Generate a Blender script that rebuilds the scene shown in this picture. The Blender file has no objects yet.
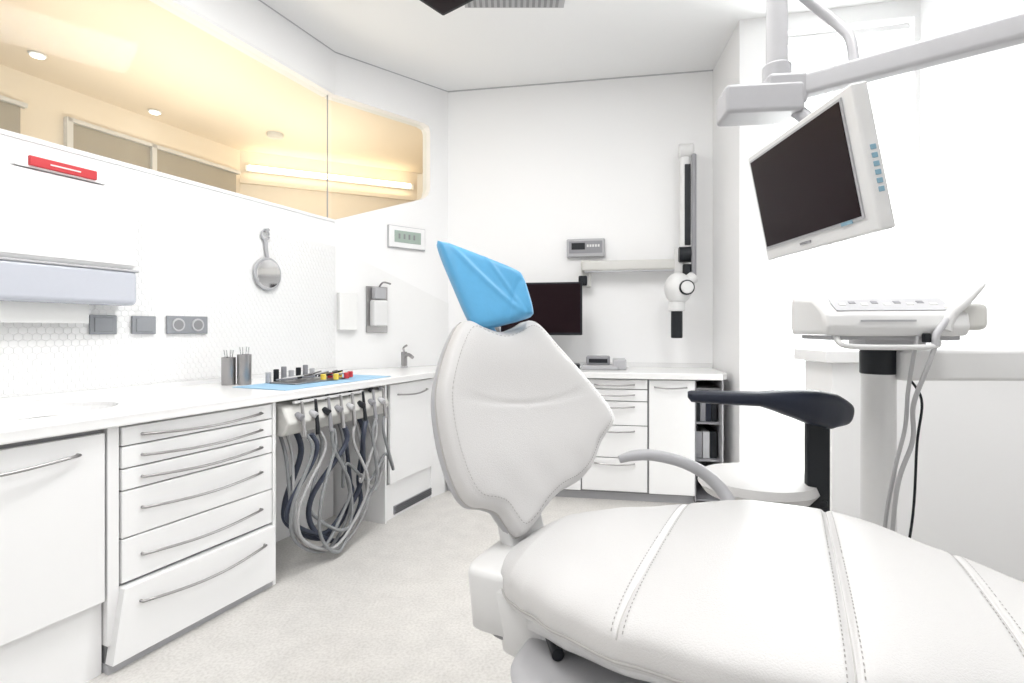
import bpy, bmesh, math, random
from mathutils import Vector, Matrix
random.seed(4)
scene=bpy.context.scene
try:
    scene.view_settings.view_transform='Standard'
    scene.view_settings.look='None'
except Exception as e: print(e)

# ---------------- materials ----------------
def mat(name,col,rough=.5,metal=0,bump=0,scale=60,var=.02,emit=None,estr=0,coat=0,spec=None):
    m=bpy.data.materials.new(name); m.use_nodes=True
    nt=m.node_tree; b=nt.nodes['Principled BSDF']
    tc=nt.nodes.new('ShaderNodeTexCoord')
    n=nt.nodes.new('ShaderNodeTexNoise'); n.inputs['Scale'].default_value=scale; n.inputs['Detail'].default_value=4
    nt.links.new(tc.outputs['Object'],n.inputs['Vector'])
    r=nt.nodes.new('ShaderNodeValToRGB')
    r.color_ramp.elements[0].color=(*[max(0,c*(1-var)) for c in col],1)
    r.color_ramp.elements[1].color=(*[min(1,c*(1+var)) for c in col],1)
    nt.links.new(n.outputs['Fac'],r.inputs['Fac']); nt.links.new(r.outputs['Color'],b.inputs['Base Color'])
    b.inputs['Roughness'].default_value=rough; b.inputs['Metallic'].default_value=metal
    if coat: b.inputs['Coat Weight'].default_value=coat
    if spec is not None: b.inputs['Specular IOR Level'].default_value=spec
    if bump:
        bp=nt.nodes.new('ShaderNodeBump'); bp.inputs['Strength'].default_value=bump; bp.inputs['Distance'].default_value=.004
        nt.links.new(n.outputs['Fac'],bp.inputs['Height']); nt.links.new(bp.outputs['Normal'],b.inputs['Normal'])
    if emit:
        b.inputs['Emission Color'].default_value=(*emit,1); b.inputs['Emission Strength'].default_value=estr
    return m
M={}
M['wall']=mat('wall_paint',(.90,.90,.905),.6,bump=.03,scale=200,var=.005)
M['ceil']=mat('ceiling_paint',(.88,.885,.89),.7,var=.005)
M['lam']=mat('white_laminate',(.86,.86,.865),.3,var=.005,scale=10)
M['counter']=mat('solid_surface_white',(.82,.82,.82),.25,var=.008,scale=8)
M['carc']=mat('carcass_grey',(.50,.50,.52),.5)
M['gap']=mat('shadow_gap_grey',(.26,.26,.27),.6)
M['steel']=mat('brushed_steel',(.38,.37,.37),.3,metal=1)
M['chrome']=mat('chrome',(.62,.62,.63),.12,metal=1)
M['leather']=mat('white_leatherette',(.61,.602,.60),.38,bump=.25,scale=350,var=.015)
M['stitch']=mat('stitch_grey',(.30,.29,.28),.7)
M['seam']=mat('seam_piping',(.44,.43,.42),.55)
M['plas']=mat('white_plastic',(.72,.72,.72),.3,var=.01)
M['cream']=mat('offwhite_plastic',(.64,.635,.61),.35,var=.01)
M['gplas']=mat('grey_plastic',(.27,.27,.29),.4)
M['lgplas']=mat('light_grey_plastic',(.44,.44,.46),.4)
M['dark']=mat('black_plastic',(.012,.014,.018),.4,spec=.3)
M['navy']=mat('navy_upholstery',(.008,.012,.026),.45,bump=.2,scale=300,var=.1,spec=.35)
M['screen']=mat('screen_black',(.010,.003,.005),.3,var=.05,spec=.12)
M['blue']=mat('blue_film',(.10,.38,.66),.42,bump=.25,scale=30,var=.08)
M['cloth']=mat('blue_paper',(.32,.52,.70),.8,bump=.2,scale=60)
M['red']=mat('red_label',(.58,.04,.05),.5)
M['yellow']=mat('yellow_plastic',(.8,.58,.08),.4)
M['hose']=mat('grey_hose',(.25,.26,.27),.4)
M['hose2']=mat('light_hose',(.42,.42,.43),.4)
M['hosed']=mat('dark_hose',(.04,.05,.08),.4)
M['warmceil']=mat('warm_ceiling',(.88,.785,.66),.7,var=.01)
M['warmwall']=mat('warm_wall',(.88,.80,.69),.7,var=.01)
M['tile']=mat('hex_tile_white',(.86,.86,.86),.35,var=.01,scale=30)
M['grout']=mat('grout_grey',(.83,.83,.83),.8)
M['outlet']=mat('outlet_silver',(.28,.29,.31),.4,metal=.2)
M['smoke']=mat('smoky_plastic',(.52,.54,.60),.15)
M['paper']=mat('paper_white',(.82,.82,.81),.9)
M['mirror']=mat('mirror_glass',(.95,.95,.96),.05,metal=1)
M['pglass']=mat('partition_glass',(.44,.41,.36),.2,var=.1,scale=3)
M['lcd']=mat('lcd_green',(.36,.44,.39),.3)
M['btn']=mat('button_blue',(.22,.38,.48),.4)
M['lampw']=mat('lamp_white',(1,1,1),.5,emit=(1,.98,.95),estr=5)
M['lampwarm']=mat('lamp_warm',(1,.85,.6),.5,emit=(1,.84,.6),estr=7)
def curtainmat():
    m=bpy.data.materials.new('sheer_curtain'); m.use_nodes=True; nt=m.node_tree; nt.nodes.clear()
    o=nt.nodes.new('ShaderNodeOutputMaterial'); d=nt.nodes.new('ShaderNodeBsdfDiffuse'); t=nt.nodes.new('ShaderNodeBsdfTranslucent'); mx=nt.nodes.new('ShaderNodeMixShader')
    tc=nt.nodes.new('ShaderNodeTexCoord'); n=nt.nodes.new('ShaderNodeTexNoise'); n.inputs['Scale'].default_value=200
    r=nt.nodes.new('ShaderNodeValToRGB'); r.color_ramp.elements[0].color=(.92,.92,.92,1); r.color_ramp.elements[1].color=(.96,.96,.96,1)
    nt.links.new(tc.outputs['Object'],n.inputs[0]); nt.links.new(n.outputs[0],r.inputs[0])
    nt.links.new(r.outputs[0],d.inputs[0]); nt.links.new(r.outputs[0],t.inputs[0]); mx.inputs[0].default_value=.6
    nt.links.new(d.outputs[0],mx.inputs[1]); nt.links.new(t.outputs[0],mx.inputs[2]); nt.links.new(mx.outputs[0],o.inputs[0])
    return m
M['slat']=curtainmat()
def glassmat():
    m=bpy.data.materials.new('clear_glass'); m.use_nodes=True; nt=m.node_tree; nt.nodes.clear()
    o=nt.nodes.new('ShaderNodeOutputMaterial'); t=nt.nodes.new('ShaderNodeBsdfTransparent'); g=nt.nodes.new('ShaderNodeBsdfGlossy')
    t.inputs[0].default_value=(.97,.98,.97,1); g.inputs['Roughness'].default_value=.02
    lw=nt.nodes.new('ShaderNodeLayerWeight'); lw.inputs['Blend'].default_value=.5
    pw=nt.nodes.new('ShaderNodeMath'); pw.operation='POWER'; pw.inputs[1].default_value=6
    ma=nt.nodes.new('ShaderNodeMath'); ma.operation='MULTIPLY_ADD'; ma.inputs[1].default_value=.3; ma.inputs[2].default_value=.005
    mx=nt.nodes.new('ShaderNodeMixShader')
    nt.links.new(lw.outputs['Facing'],pw.inputs[0]); nt.links.new(pw.outputs[0],ma.inputs[0]); nt.links.new(ma.outputs[0],mx.inputs[0])
    nt.links.new(t.outputs[0],mx.inputs[1]); nt.links.new(g.outputs[0],mx.inputs[2]); nt.links.new(mx.outputs[0],o.inputs[0])
    return m
M['glass']=glassmat()
def floormat():
    m=bpy.data.materials.new('speckled_vinyl'); m.use_nodes=True; nt=m.node_tree; b=nt.nodes['Principled BSDF']
    tc=nt.nodes.new('ShaderNodeTexCoord')
    n=nt.nodes.new('ShaderNodeTexNoise'); n.inputs['Scale'].default_value=90; n.inputs['Detail'].default_value=6
    n2=nt.nodes.new('ShaderNodeTexNoise'); n2.inputs['Scale'].default_value=9; n2.inputs['Detail'].default_value=5
    r=nt.nodes.new('ShaderNodeValToRGB'); r.color_ramp.elements[0].position=.3; r.color_ramp.elements[1].position=.6
    r.color_ramp.elements[0].color=(.57,.55,.525,1); r.color_ramp.elements[1].color=(.69,.672,.648,1)
    r2=nt.nodes.new('ShaderNodeValToRGB'); r2.color_ramp.elements[0].position=.35; r2.color_ramp.elements[1].position=.65
    r2.color_ramp.elements[0].color=(.92,.92,.92,1); r2.color_ramp.elements[1].color=(1,1,1,1)
    mx=nt.nodes.new('ShaderNodeMix'); mx.data_type='RGBA'; mx.blend_type='MULTIPLY'; mx.inputs[0].default_value=1
    nt.links.new(tc.outputs['Object'],n.inputs[0]); nt.links.new(tc.outputs['Object'],n2.inputs[0])
    nt.links.new(n.outputs[0],r.inputs[0]); nt.links.new(n2.outputs[0],r2.inputs[0])
    nt.links.new(r.outputs[0],mx.inputs[6]); nt.links.new(r2.outputs[0],mx.inputs[7]); nt.links.new(mx.outputs[2],b.inputs['Base Color'])
    b.inputs['Roughness'].default_value=.45
    return m
M['floor']=floormat()

# ---------------- helpers ----------------
def link(ob,parent=None):
    scene.collection.objects.link(ob)
    if parent is not None:
        ob.parent=parent; ob.matrix_parent_inverse=Matrix.Translation(-Vector(parent.location))
    return ob
def G(name,loc=(0,0,0)):
    e=bpy.data.objects.new(name,None); e.location=loc; e.empty_display_size=.1
    scene.collection.objects.link(e); return e
def meshob(name,verts,faces,m,parent=None,smooth=False,bevel=0,seg=2,sub=0):
    me=bpy.data.meshes.new(name); me.from_pydata([tuple(v) for v in verts],[],faces)
    bm=bmesh.new(); bm.from_mesh(me); bmesh.ops.recalc_face_normals(bm,faces=bm.faces); bm.to_mesh(me); bm.free()
    if smooth or bevel:
        for p in me.polygons: p.use_smooth=True
    me.materials.append(m if not isinstance(m,str) else M[m])
    ob=bpy.data.objects.new(name,me); link(ob,parent)
    if bevel:
        b=ob.modifiers.new('bev','BEVEL'); b.width=bevel; b.segments=seg; b.limit_method='ANGLE'; b.angle_limit=.6
        w=ob.modifiers.new('wn','WEIGHTED_NORMAL'); w.keep_sharp=False
    if sub:
        s=ob.modifiers.new('sub','SUBSURF'); s.levels=sub; s.render_levels=sub
    return ob
BF=[(0,1,2,3),(7,6,5,4),(0,4,5,1),(1,5,6,2),(2,6,7,3),(3,7,4,0)]
class Frame:
    def __init__(s,o,d,flip=False):
        s.o=Vector((o[0],o[1],0)); dd=Vector((d[0],d[1],0)).normalized(); s.d=dd
        s.n=Vector((dd.y,-dd.x,0))
        if flip: s.n=-s.n
    def p(s,a,o,z): return s.o+s.d*a+s.n*o+Vector((0,0,z))
W0=Frame((0,0),(1,0),True)   # world frame: a=x, o=y
def fbox(name,F,s0,s1,o0,o1,z0,z1,m,parent=None,bevel=0,seg=2):
    v=[F.p(s0,o0,z0),F.p(s1,o0,z0),F.p(s1,o1,z0),F.p(s0,o1,z0),F.p(s0,o0,z1),F.p(s1,o0,z1),F.p(s1,o1,z1),F.p(s0,o1,z1)]
    return meshob(name,v,BF,m,parent,bevel=bevel,seg=seg)
def prism(name,F,pts,o0,o1,m,parent=None,bevel=0):
    n=len(pts); v=[F.p(a,o0,z) for a,z in pts]+[F.p(a,o1,z) for a,z in pts]
    f=[tuple(range(n)),tuple(range(2*n-1,n-1,-1))]+[(i,(i+1)%n,n+(i+1)%n,n+i) for i in range(n)]
    return meshob(name,v,f,m,parent,bevel=bevel)
def slab(name,pts,z0,z1,m,parent=None,bevel=0):
    n=len(pts); v=[(x,y,z0) for x,y in pts]+[(x,y,z1) for x,y in pts]
    f=[tuple(range(n)),tuple(range(2*n-1,n-1,-1))]+[(i,(i+1)%n,n+(i+1)%n,n+i) for i in range(n)]
    return meshob(name,v,f,m,parent,bevel=bevel)
def catmull(pts,k=8,closed=False):
    P=[Vector(p) for p in pts]; n=len(P); out=[]
    rng=n if closed else n-1
    for i in range(rng):
        if closed: p0,p1,p2,p3=P[i-1],P[i],P[(i+1)%n],P[(i+2)%n]
        else: p0,p1,p2,p3=P[max(i-1,0)],P[i],P[i+1],P[min(i+2,n-1)]
        for j in range(k):
            t=j/k
            out.append(.5*((2*p1)+(p2-p0)*t+(2*p0-5*p1+4*p2-p3)*t*t+(3*p1-p0-3*p2+p3)*t**3))
    if not closed: out.append(P[-1])
    return out
def tube(name,pts,r,m,parent=None,k=8,smooth=True,radii=None):
    P=catmull(pts,k) if smooth else [Vector(p) for p in pts]
    c=bpy.data.curves.new(name,'CURVE'); c.dimensions='3D'; c.bevel_depth=r; c.bevel_resolution=4; c.use_fill_caps=True
    s=c.splines.new('POLY'); s.points.add(len(P)-1)
    for i,p in enumerate(P):
        s.points[i].co=(*p,1)
        if radii:
            t=i/(len(P)-1)*(len(radii)-1); a=int(min(t,len(radii)-2)); s.points[i].radius=radii[a]*(1-(t-a))+radii[a+1]*(t-a)
    s.use_smooth=True
    c.materials.append(M[m]); ob=bpy.data.objects.new(name,c); return link(ob,parent)
def lathe(name,c,prof,m,parent=None,axis=(0,0,1),n=40,sx=1,sy=1,rot=0):
    q=Vector((0,0,1)).rotation_difference(Vector(axis).normalized()); v=[]; f=[]
    for r,z in prof:
        for i in range(n):
            a=2*math.pi*i/n; p=Vector((r*math.cos(a)*sx,r*math.sin(a)*sy,z))
            p=Matrix.Rotation(rot,3,'Z')@p
            v.append(Vector(c)+q@p)
    for j in range(len(prof)-1):
        for i in range(n): f.append((j*n+i,j*n+(i+1)%n,(j+1)*n+(i+1)%n,(j+1)*n+i))
    f.append(tuple(range(n))); f.append(tuple((len(prof)-1)*n+i for i in range(n)))
    ob=meshob(name,v,f,m,parent,smooth=True)
    e=ob.modifiers.new('es','EDGE_SPLIT'); e.split_angle=.7
    return ob
def cyl(name,p0,p1,r,m,parent=None,r2=None,n=32):
    p0=Vector(p0);p1=Vector(p1);L=(p1-p0).length; b=min(r*.15,L*.2,.006); r2=r if r2 is None else r2
    return lathe(name,p0,[(r-b,0),(r,b),(r2,L-b),(r2-b,L)],m,parent,axis=p1-p0,n=n)
def ell(name,c,rx,ry,rz,m,parent=None,rot=0,e=1.0):
    prof=[]
    for i in range(1,24):
        a=-math.pi/2+math.pi*i/24
        sg=math.sin(a); prof.append((abs(math.cos(a))**e,math.copysign(abs(sg)**e,sg)*rz))
    return lathe(name,c,prof,m,parent,sx=rx,sy=ry,rot=rot)
def obox(name,C,X,Y,Z,sx,sy,sz,m,parent=None,bevel=0,seg=2):
    C=Vector(C);X=Vector(X).normalized()*sx/2;Y=Vector(Y).normalized()*sy/2;Z=Vector(Z).normalized()*sz/2
    v=[C-X-Y-Z,C+X-Y-Z,C+X+Y-Z,C-X+Y-Z,C-X-Y+Z,C+X-Y+Z,C+X+Y+Z,C-X+Y+Z]
    return meshob(name,v,BF,m,parent,bevel=bevel,seg=seg)
def interp(tab,x):
    if x<=tab[0][0]: return tab[0][1]
    for (a,b),(c,d) in zip(tab,tab[1:]):
        if x<=c:
            t=(x-a)/(c-a); t=t*t*(3-2*t)*.5+t*.5; return b+(d-b)*t
    return tab[-1][1]

# ---------------- frames ----------------
FL=Frame((-1.408,1.913),(.395,.919))
WL=.72
bend=FL.p(1.903,-WL,0)
cor=Vector((-.555,4.60,0))
FS=Frame((bend.x,bend.y),(cor.x-bend.x,cor.y-bend.y)); LS=(cor-bend).length
FB=Frame((-.555,4.60),(2.155,-.38)); LB=2.188
pil=Vector((1.52,3.54,0)); bc=FB.p(LB,0,0)
FP=Frame((bc.x,bc.y),(pil.x-bc.x,pil.y-bc.y)); LP=(pil-bc).length
FW=Frame((1.52,3.54),(1.02,-.24)); LW=1.048
rc=FW.p(LW,0,0)
FR=Frame((rc.x,rc.y),(.3,-1)); 
H=3.29
# ---------------- shell ----------------
slab('floor',[(-6,-2.2),(4.6,-2.2),(4.6,8),(-6,8)],-.05,0,'floor')
cp=[FL.p(-4.2,-WL-.05,0),FL.p(1.903,-WL-.05,0),FS.p(LS,-.05,0),FB.p(LB+.05,-.05,0),FW.p(0,-.05,0),FW.p(LW,-.05,0),FR.p(5.1,-.05,0)]
ceil=slab('ceiling',[(p.x,p.y) for p in cp],H,H+.08,'ceil')
v=[];f=[]
def addprism(F,pts,o0,o1):
    n=len(pts);b=len(v)
    v.extend([F.p(a,o0,z) for a,z in pts]+[F.p(a,o1,z) for a,z in pts])
    f.append(tuple(b+i for i in range(n))); f.append(tuple(b+i for i in range(2*n-1,n-1,-1)))
    f.extend([(b+i,b+(i+1)%n,b+n+(i+1)%n,b+n+i) for i in range(n)])
addprism(FL,[(-4.2,0),(1.903,0),(1.903,2.03),(-2.0,2.03),(-2.0,2.975),(1.903,2.975),(1.903,H),(-4.2,H)],-WL-.12,-WL)
addprism(FS,[(-.03,0),(LS+.04,0),(LS+.04,H),(-.03,H),(-.03,2.975),(.76,2.955),(.81,2.94),(.825,2.90),(.825,2.42),(.81,2.36),(.76,2.32),(-.03,2.03)],-.12,0)
meshob('wall_left',v,f,'wall')
fbox('wall_back',FB,-.05,LB+.12,-.12,0,0,H,'wall')
fbox('wall_pier',FP,-.05,LP,-.12,0,0,H,'wall')
v=[];f=[]
addprism(FW,[(0.0,0),(.2,0),(.2,H),(0.0,H)],-.14,0)
addprism(FW,[(LW-.03,0),(LW+.02,0),(LW+.02,H),(LW-.03,H)],-.14,0)
addprism(FW,[(.2,0),(LW-.03,0),(LW-.03,.12),(.2,.12)],-.14,0)
addprism(FW,[(.2,3.18),(LW-.03,3.18),(LW-.03,H),(.2,H)],-.14,0)
meshob('wall_window',v,f,'wall')
fbox('wall_right',FR,0,5.1,-.14,0,0,H,'wall')
slab('wall_rear',[(-3.9,-1.78),(4.2,-1.78),(4.2,-1.66),(-3.9,-1.66)],0,H,'wall')
# clerestory glazing
wg=G('window_1',FL.p(0,-WL-.06,2.5))
fbox('glass_pane',FL,-2.0,1.89,-WL-.065,-WL-.055,2.03,2.975,'glass',wg)
prism('glass_pane_end',FS,[(.0,2.03),(.76,2.32),(.825,2.42),(.825,2.9),(.76,2.955),(0,2.975)],-.065,-.055,'glass',wg)
fbox('pane_joint',FL,1.888,1.893,-WL-.065,-WL-.055,2.03,2.975,'lgplas',wg)
fbox('glazing_bead',FL,-2.0,1.9,-WL-.012,-WL+.006,2.02,2.04,'lam',wg)
fbox('glazing_bead_top',FL,-2.0,1.9,-WL-.012,-WL+.006,2.965,2.985,'lam',wg)
# right window
w2=G('window_2',FW.p(.6,-.1,1.6))
for i,(a,b,c,d) in enumerate([(.2,.235,.12,3.18),(LW-.065,LW-.03,.12,3.18),(.2,LW-.03,.12,.17),(.2,LW-.03,3.13,3.18),(.59,.61,.12,3.18),(.2,LW-.03,1.02,1.06)]):
    fbox('frame_%d'%i,FW,a,b,-.12,-.08,c,d,'lam',w2,bevel=.004)
fbox('glass',FW,.22,LW-.05,-.095,-.09,.14,3.16,'glass',w2)
bl=G('sheer_curtain',FW.p(.8,-.04,2.0))
fbox('rail',FW,.60,LW-.04,-.05,-.03,3.12,3.15,'lam',bl)
sv=[];sf=[]
for i in range(91):
    a=.62+i*.0042; o=-.04+.005*math.sin(i*.42)
    sv+=[FW.p(a,o,.2),FW.p(a,o,3.12)]
    if i: sf.append((2*i-2,2*i,2*i+1,2*i-1))
meshob('curtain_fabric',sv,sf,'slat',bl,smooth=True)
# ceiling vent grille
vg=G('ceiling_vent_grille',(.0,3.25,H-.01))
fbox('vent_frame',W0,-.30,.33,3.20,3.385,H-.012,H-.001,'lgplas',vg)
for i in range(16):
    fbox('vent_slot_%d'%i,W0,-.28+i*.037,-.262+i*.037,3.215,3.375,H-.016,H-.011,'gap',vg)
fill_panels=[(-.35,2.3,.95),(1.1,1.2,.65),(-.9,.2,.80)]  # out-of-view light panels, added to brighten the room
for i,(x,y,_) in enumerate(fill_panels):
    pl=G('added_light_panel',(x,y,H-.02))
    fbox('frame',W0,x-.33,x+.33,y-.63,y+.63,H-.03,H-.001,'lam',pl)
    fbox('diffuser',W0,x-.3,x+.3,y-.6,y+.6,H-.036,H-.029,'lampw',pl)
fbox('trim_1',FB,0,LB,0,.008,H-.008,H,'carc')
fbox('trim_2',FS,0,LS,0,.006,H-.006,H,'carc')
fbox('trim_3',FL,-3,1.9,-WL,-WL+.006,H-.006,H,'carc')

# ---------------- adjoining warm room ----------------
FA=Frame((-3.54,3.67),(.395,.919))
ZC=3.06
e1=FA.p(1.913,0,0)
FF=Frame((e1.x,e1.y),(-.45-e1.x,6.5-e1.y)); LF=(Vector((-.45,6.5,0))-e1).length
fe=FF.p(LF,0,0)
FE=Frame((fe.x,fe.y),(-.42-fe.x,4.72-fe.y)); LE=(Vector((-.42,4.72,0))-fe).length
pts=[FL.p(-4.2,-WL-.125,0),FL.p(1.90,-WL-.125,0),FS.p(LS,-.125,0),fe,e1,FA.p(-5,0,0)]
slab('ceiling_adjoining_room',[(p.x,p.y) for p in pts],ZC,ZC+.06,'warmceil')
fbox('wall_adjoining_left',FA,-5,1.95,-.1,0,0,ZC,'warmwall')
fbox('wall_adjoining_back',FF,-.02,LF,-.1,0,0,ZC,'warmwall')
fbox('wall_adjoining_right',FE,0,LE,-.1,0,0,ZC,'warmwall')
pw=G('window_3',FA.p(.8,0,2.7))
for i,(a,b) in enumerate([(-1.9,-.9),(-.8,.1),(.41,1.0),(1.04,1.85)]):
    fbox('pane_%d'%i,FA,a,b,0.0,.02,2.50,2.80,'pglass',pw)
    fbox('head_%d'%i,FA,a-.03,b+.03,0,.05,2.80,2.83,'plas',pw)
    fbox('sill_%d'%i,FA,a-.03,b+.03,0,.05,2.46,2.50,'plas',pw)
    fbox('jamb_%d'%i,FA,a-.04,a,0,.05,2.46,2.83,'plas',pw)
fbox('trim_4',FF,.0,LF-.1,.0,.05,2.72,2.76,'warmwall')
st=G('light_strip',FF.p(.9,.05,2.88))
cyl('tube',FF.p(.08,.06,2.88),FF.p(1.75,.06,2.88),.024,'lampwarm',st)
fbox('back_plate',FF,.05,1.8,.005,.035,2.85,2.91,'plas',st)
for x,y in [(-3.16,3.53),(-3.0,4.45)]:
    dl=G('recessed_downlight',(x,y,ZC-.01))
    lathe('ring',(x,y,ZC-.015),[(.045,0),(.05,.01)],'lam',dl)
    lathe('lens',(x,y,ZC-.02),[(.035,0),(.04,.008)],'lampw',dl)
sd=G('smoke_detector',(-2.22,4.97,ZC-.02)); lathe('body',(-2.22,4.97,ZC-.04),[(.04,0),(.07,.01),(.075,.038)],'cream',sd)
cb=G('tall_cupboard',FE.p(.9,.3,1.5))
fbox('body',FE,.55,1.3,.02,.5,0,2.75,'warmwall',cb,bevel=.004)
fbox('door_gap',FE,.92,.926,.495,.502,.1,2.72,'gplas',cb)
ds=G('door_1',FF.p(2.0,.03,1.3)); fbox('leaf',FF,1.90,2.35,.0,.04,0,2.70,'cream',ds,bevel=.004)
fbox('jamb',FF,1.86,1.90,.0,.06,0,2.74,'plas',ds)

# ---------------- hexagonal tile splashback ----------------
def splashtop(s): return 1.87 if s<1.2 else 1.87-.05*(s-1.2)
prism('trim_splashback',FL,[(-2.4,.92),(1.903,.92),(1.903,1.84),(1.2,1.87),(-2.4,1.87)],-WL,-WL+.006,'grout')
R=.0185;dx=R*math.sqrt(3);dz=R*1.5;hv=[];hf=[]
row=0;z=.94
while z<1.86:
    s=-.9+(dx/2 if row%2 else 0)
    while s<1.88:
        if z<splashtop(s)-.02:
            b=len(hv)
            for rr,oo in ((R*.955,.0061),(R*.89,.0076)):
                for k in range(6):
                    a=math.pi/6+k*math.pi/3
                    hv.append(FL.p(s+rr*math.cos(a),-WL+oo,z+rr*math.sin(a)))
            hf.append(tuple(b+6+k for k in range(6)))
            for k in range(6): hf.append((b+k,b+(k+1)%6,b+6+(k+1)%6,b+6+k))
        s+=dx
    z+=dz;row+=1
meshob('wall_left_hex_tiles',hv,hf,'tile')
c=[(0,.92),(LS,.92),(LS,1.45),(0,1.84)]
prism('trim_splashback_end',FS,c,0,.006,'tile')

# ---------------- base cabinets ----------------
def handle(F,s0,s1,o,z,parent,bow=.012,r=.0055):
    n=12;P=[F.p(s0,o-.002,z)]
    for i in range(n+1):
        t=i/n; P.append(F.p(s0+(s1-s0)*t,o+.014+.018*math.sin(math.pi*t),z-bow*math.sin(math.pi*t)))
    P.append(F.p(s1,o-.002,z)); tube('handle',P,r,'steel',parent,smooth=False)
ct=G('countertop',FL.p(1,-.3,.9))
inner=[FL.p(-2.6,.03,0),FL.p(1.95,.03,0),FL.p(2.08,.035,0),FB.p(.2,.66,0),FB.p(.32,.64,0),FB.p(2.13,.64,0),FB.p(2.178,.55,0),FB.p(2.178,.01,0),FB.p(.005,.01,0),FS.p(.0,.01,0),FL.p(-2.6,-WL+.01,0)]
top=slab('top',[(p.x,p.y) for p in inner],.877,.92,'counter',ct,bevel=.006)
fbox('upstand_back',FB,.01,LB-.01,.001,.02,.92,.955,'counter',ct)
fbox('upstand_left',FL,-2.6,1.89,-WL+.012,-WL+.03,.92,.945,'counter',ct)
bc0=FL.p(-.10,-.34,.94); ang=math.atan2(FL.d.y,FL.d.x)
cut=ell('basin_cutter',bc0,.27,.19,.13,'counter',ct,rot=ang)
bo=top.modifiers.new('basin','BOOLEAN'); bo.object=cut; bo.operation='DIFFERENCE'; bo.solver='EXACT'
bpy.context.view_layer.update()
dg=bpy.context.evaluated_depsgraph_get(); nm=bpy.data.meshes.new_from_object(top.evaluated_get(dg))
top.modifiers.clear(); top.data=nm; bpy.data.objects.remove(cut)
for p in nm.polygons: p.use_smooth=False
v=[];f=[];N=40
for j in range(9):
    a=math.pi/2*j/8; k=math.cos(a)
    for i in range(N):
        t=2*math.pi*i/N; p=Matrix.Rotation(ang,3,'Z')@Vector((.268*k*math.cos(t),.188*k*math.sin(t),0))
        v.append(Vector((bc0.x,bc0.y,.912-.12*math.sin(a)))+p)
for j in range(8):
    for i in range(N): f.append((j*N+i,j*N+(i+1)%N,(j+1)*N+(i+1)%N,(j+1)*N+i))
meshob('basin_bowl',v,f,'counter',ct,smooth=True)

cl=G('drawer_cabinet',FL.p(.33,-.3,.4))
fbox('carcass',FL,-.04,.665,-.60,-.021,.03,.874,'gap',cl)
fbox('side_panel',FL,.672,.69,-.60,.0,.0,.874,'lam',cl)
fbox('filler',FL,-.045,-.008,-.1,-.004,.10,.874,'lam',cl)
zs=[.870,.797,.715,.635,.462,.30]
for i in range(5):
    fbox('drawer_front_%d'%(i+1),FL,0,.668,-.02,0,zs[i+1]+.003,zs[i]-.002,'lam',cl,bevel=.003)
    zz=(zs[i]+zs[i+1])/2 if i<3 else zs[i]-.075
    handle(FL,.07,.60,0,zz,cl)
prism('drawer_front_6',FL,[(-.045,.035),(.668,.035),(.668,.292),(-.005,.292)],-.02,.025,'lam',cl,bevel=.003)
handle(FL,.05,.60,.025,.225,cl,bow=.02)
fbox('plinth',FL,-.045,.668,-.05,-.0,.0,.032,'lgplas',cl)
cd=G('sink_cabinet',FL.p(-1,-.3,.4))
fbox('carcass',FL,-2.5,-.05,-.69,-.045,.02,.60,'lam',cd)
fbox('apron',FL,-2.5,-.05,-.12,-.021,.60,.874,'gap',cd)
fbox('door_left',FL,-1.3,-.70,-.02,0,.265,.858,'lam',cd,bevel=.003)
fbox('door_right',FL,-.69,-.055,-.02,0,.265,.858,'lam',cd,bevel=.003)
handle(FL,-.62,-.14,0,.80,cd); handle(FL,-1.25,-.75,0,.80,cd)
fbox('knee_panel',FL,-2.5,-.05,-.045,-.03,.0,.262,'lam',cd)
cr=G('corner_cabinet',FL.p(1.85,-.3,.4))
fbox('carcass',FL,1.56,2.12,-.69,-.021,.20,.874,'gap',cr)
fbox('side',FL,1.545,1.56,-.69,.0,.0,.874,'lam',cr)
fbox('door',FL,1.60,2.10,-.02,0,.235,.868,'lam',cr,bevel=.003)
handle(FL,1.68,2.02,0,.80,cr)
fbox('plinth',FL,1.56,2.16,-.5,-.02,.0,.228,'lam',cr)
fbox('plinth_vent',FL,1.66,2.12,-.022,-.012,.02,.075,'gplas',cr)
for i in range(4): fbox('vent_bar_%d'%i,FL,1.67,2.11,-.014,-.009,.027+i*.012,.032+i*.012,'dark',cr)
fpts=[FL.p(2.105,-.012,0),FB.p(.155,.592,0),FB.p(.155,.40,0),FL.p(2.105,-.25,0)]
slab('corner_filler',[(p.x,p.y) for p in fpts],0,.874,'lam',cr)
cbk=G('back_cabinet',FB.p(1.2,.3,.4))
o1=.60
fbox('carcass',FB,.16,1.955,.02,o1-.022,.06,.874,'gap',cbk)
fbox('plinth',FB,.16,1.955,.02,o1-.05,0,.06,'lgplas',cbk)
xs=1.18; xe=1.635; zb=[.868,.797,.712,.54,.31,.07]
for i in range(5):
    fbox('drawer_front_%d'%(i+1),FB,xs,xe,o1-.02,o1,zb[i+1]+.006,zb[i],'lam',cbk,bevel=.003)
    handle(FB,xs+.09,xe-.09,o1,(zb[i]-.035),cbk,bow=.006)
fbox('door_right',FB,xe+.012,1.955,o1-.02,o1,.07,.868,'lam',cbk,bevel=.003)
handle(FB,xe+.05,1.9,o1,.82,cbk,bow=.006)
fbox('door_mid',FB,.66,xs-.01,o1-.02,o1,.07,.868,'lam',cbk,bevel=.003)
fbox('door_left',FB,.165,.65,o1-.02,o1,.07,.868,'lam',cbk,bevel=.003)
handle(FB,.72,xs-.07,o1,.82,cbk,bow=.006)
sh=G('open_shelf_unit',FB.p(2.05,.3,.45))
fbox('back',FB,1.957,2.16,.02,.04,.02,.874,'gap',sh)
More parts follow.
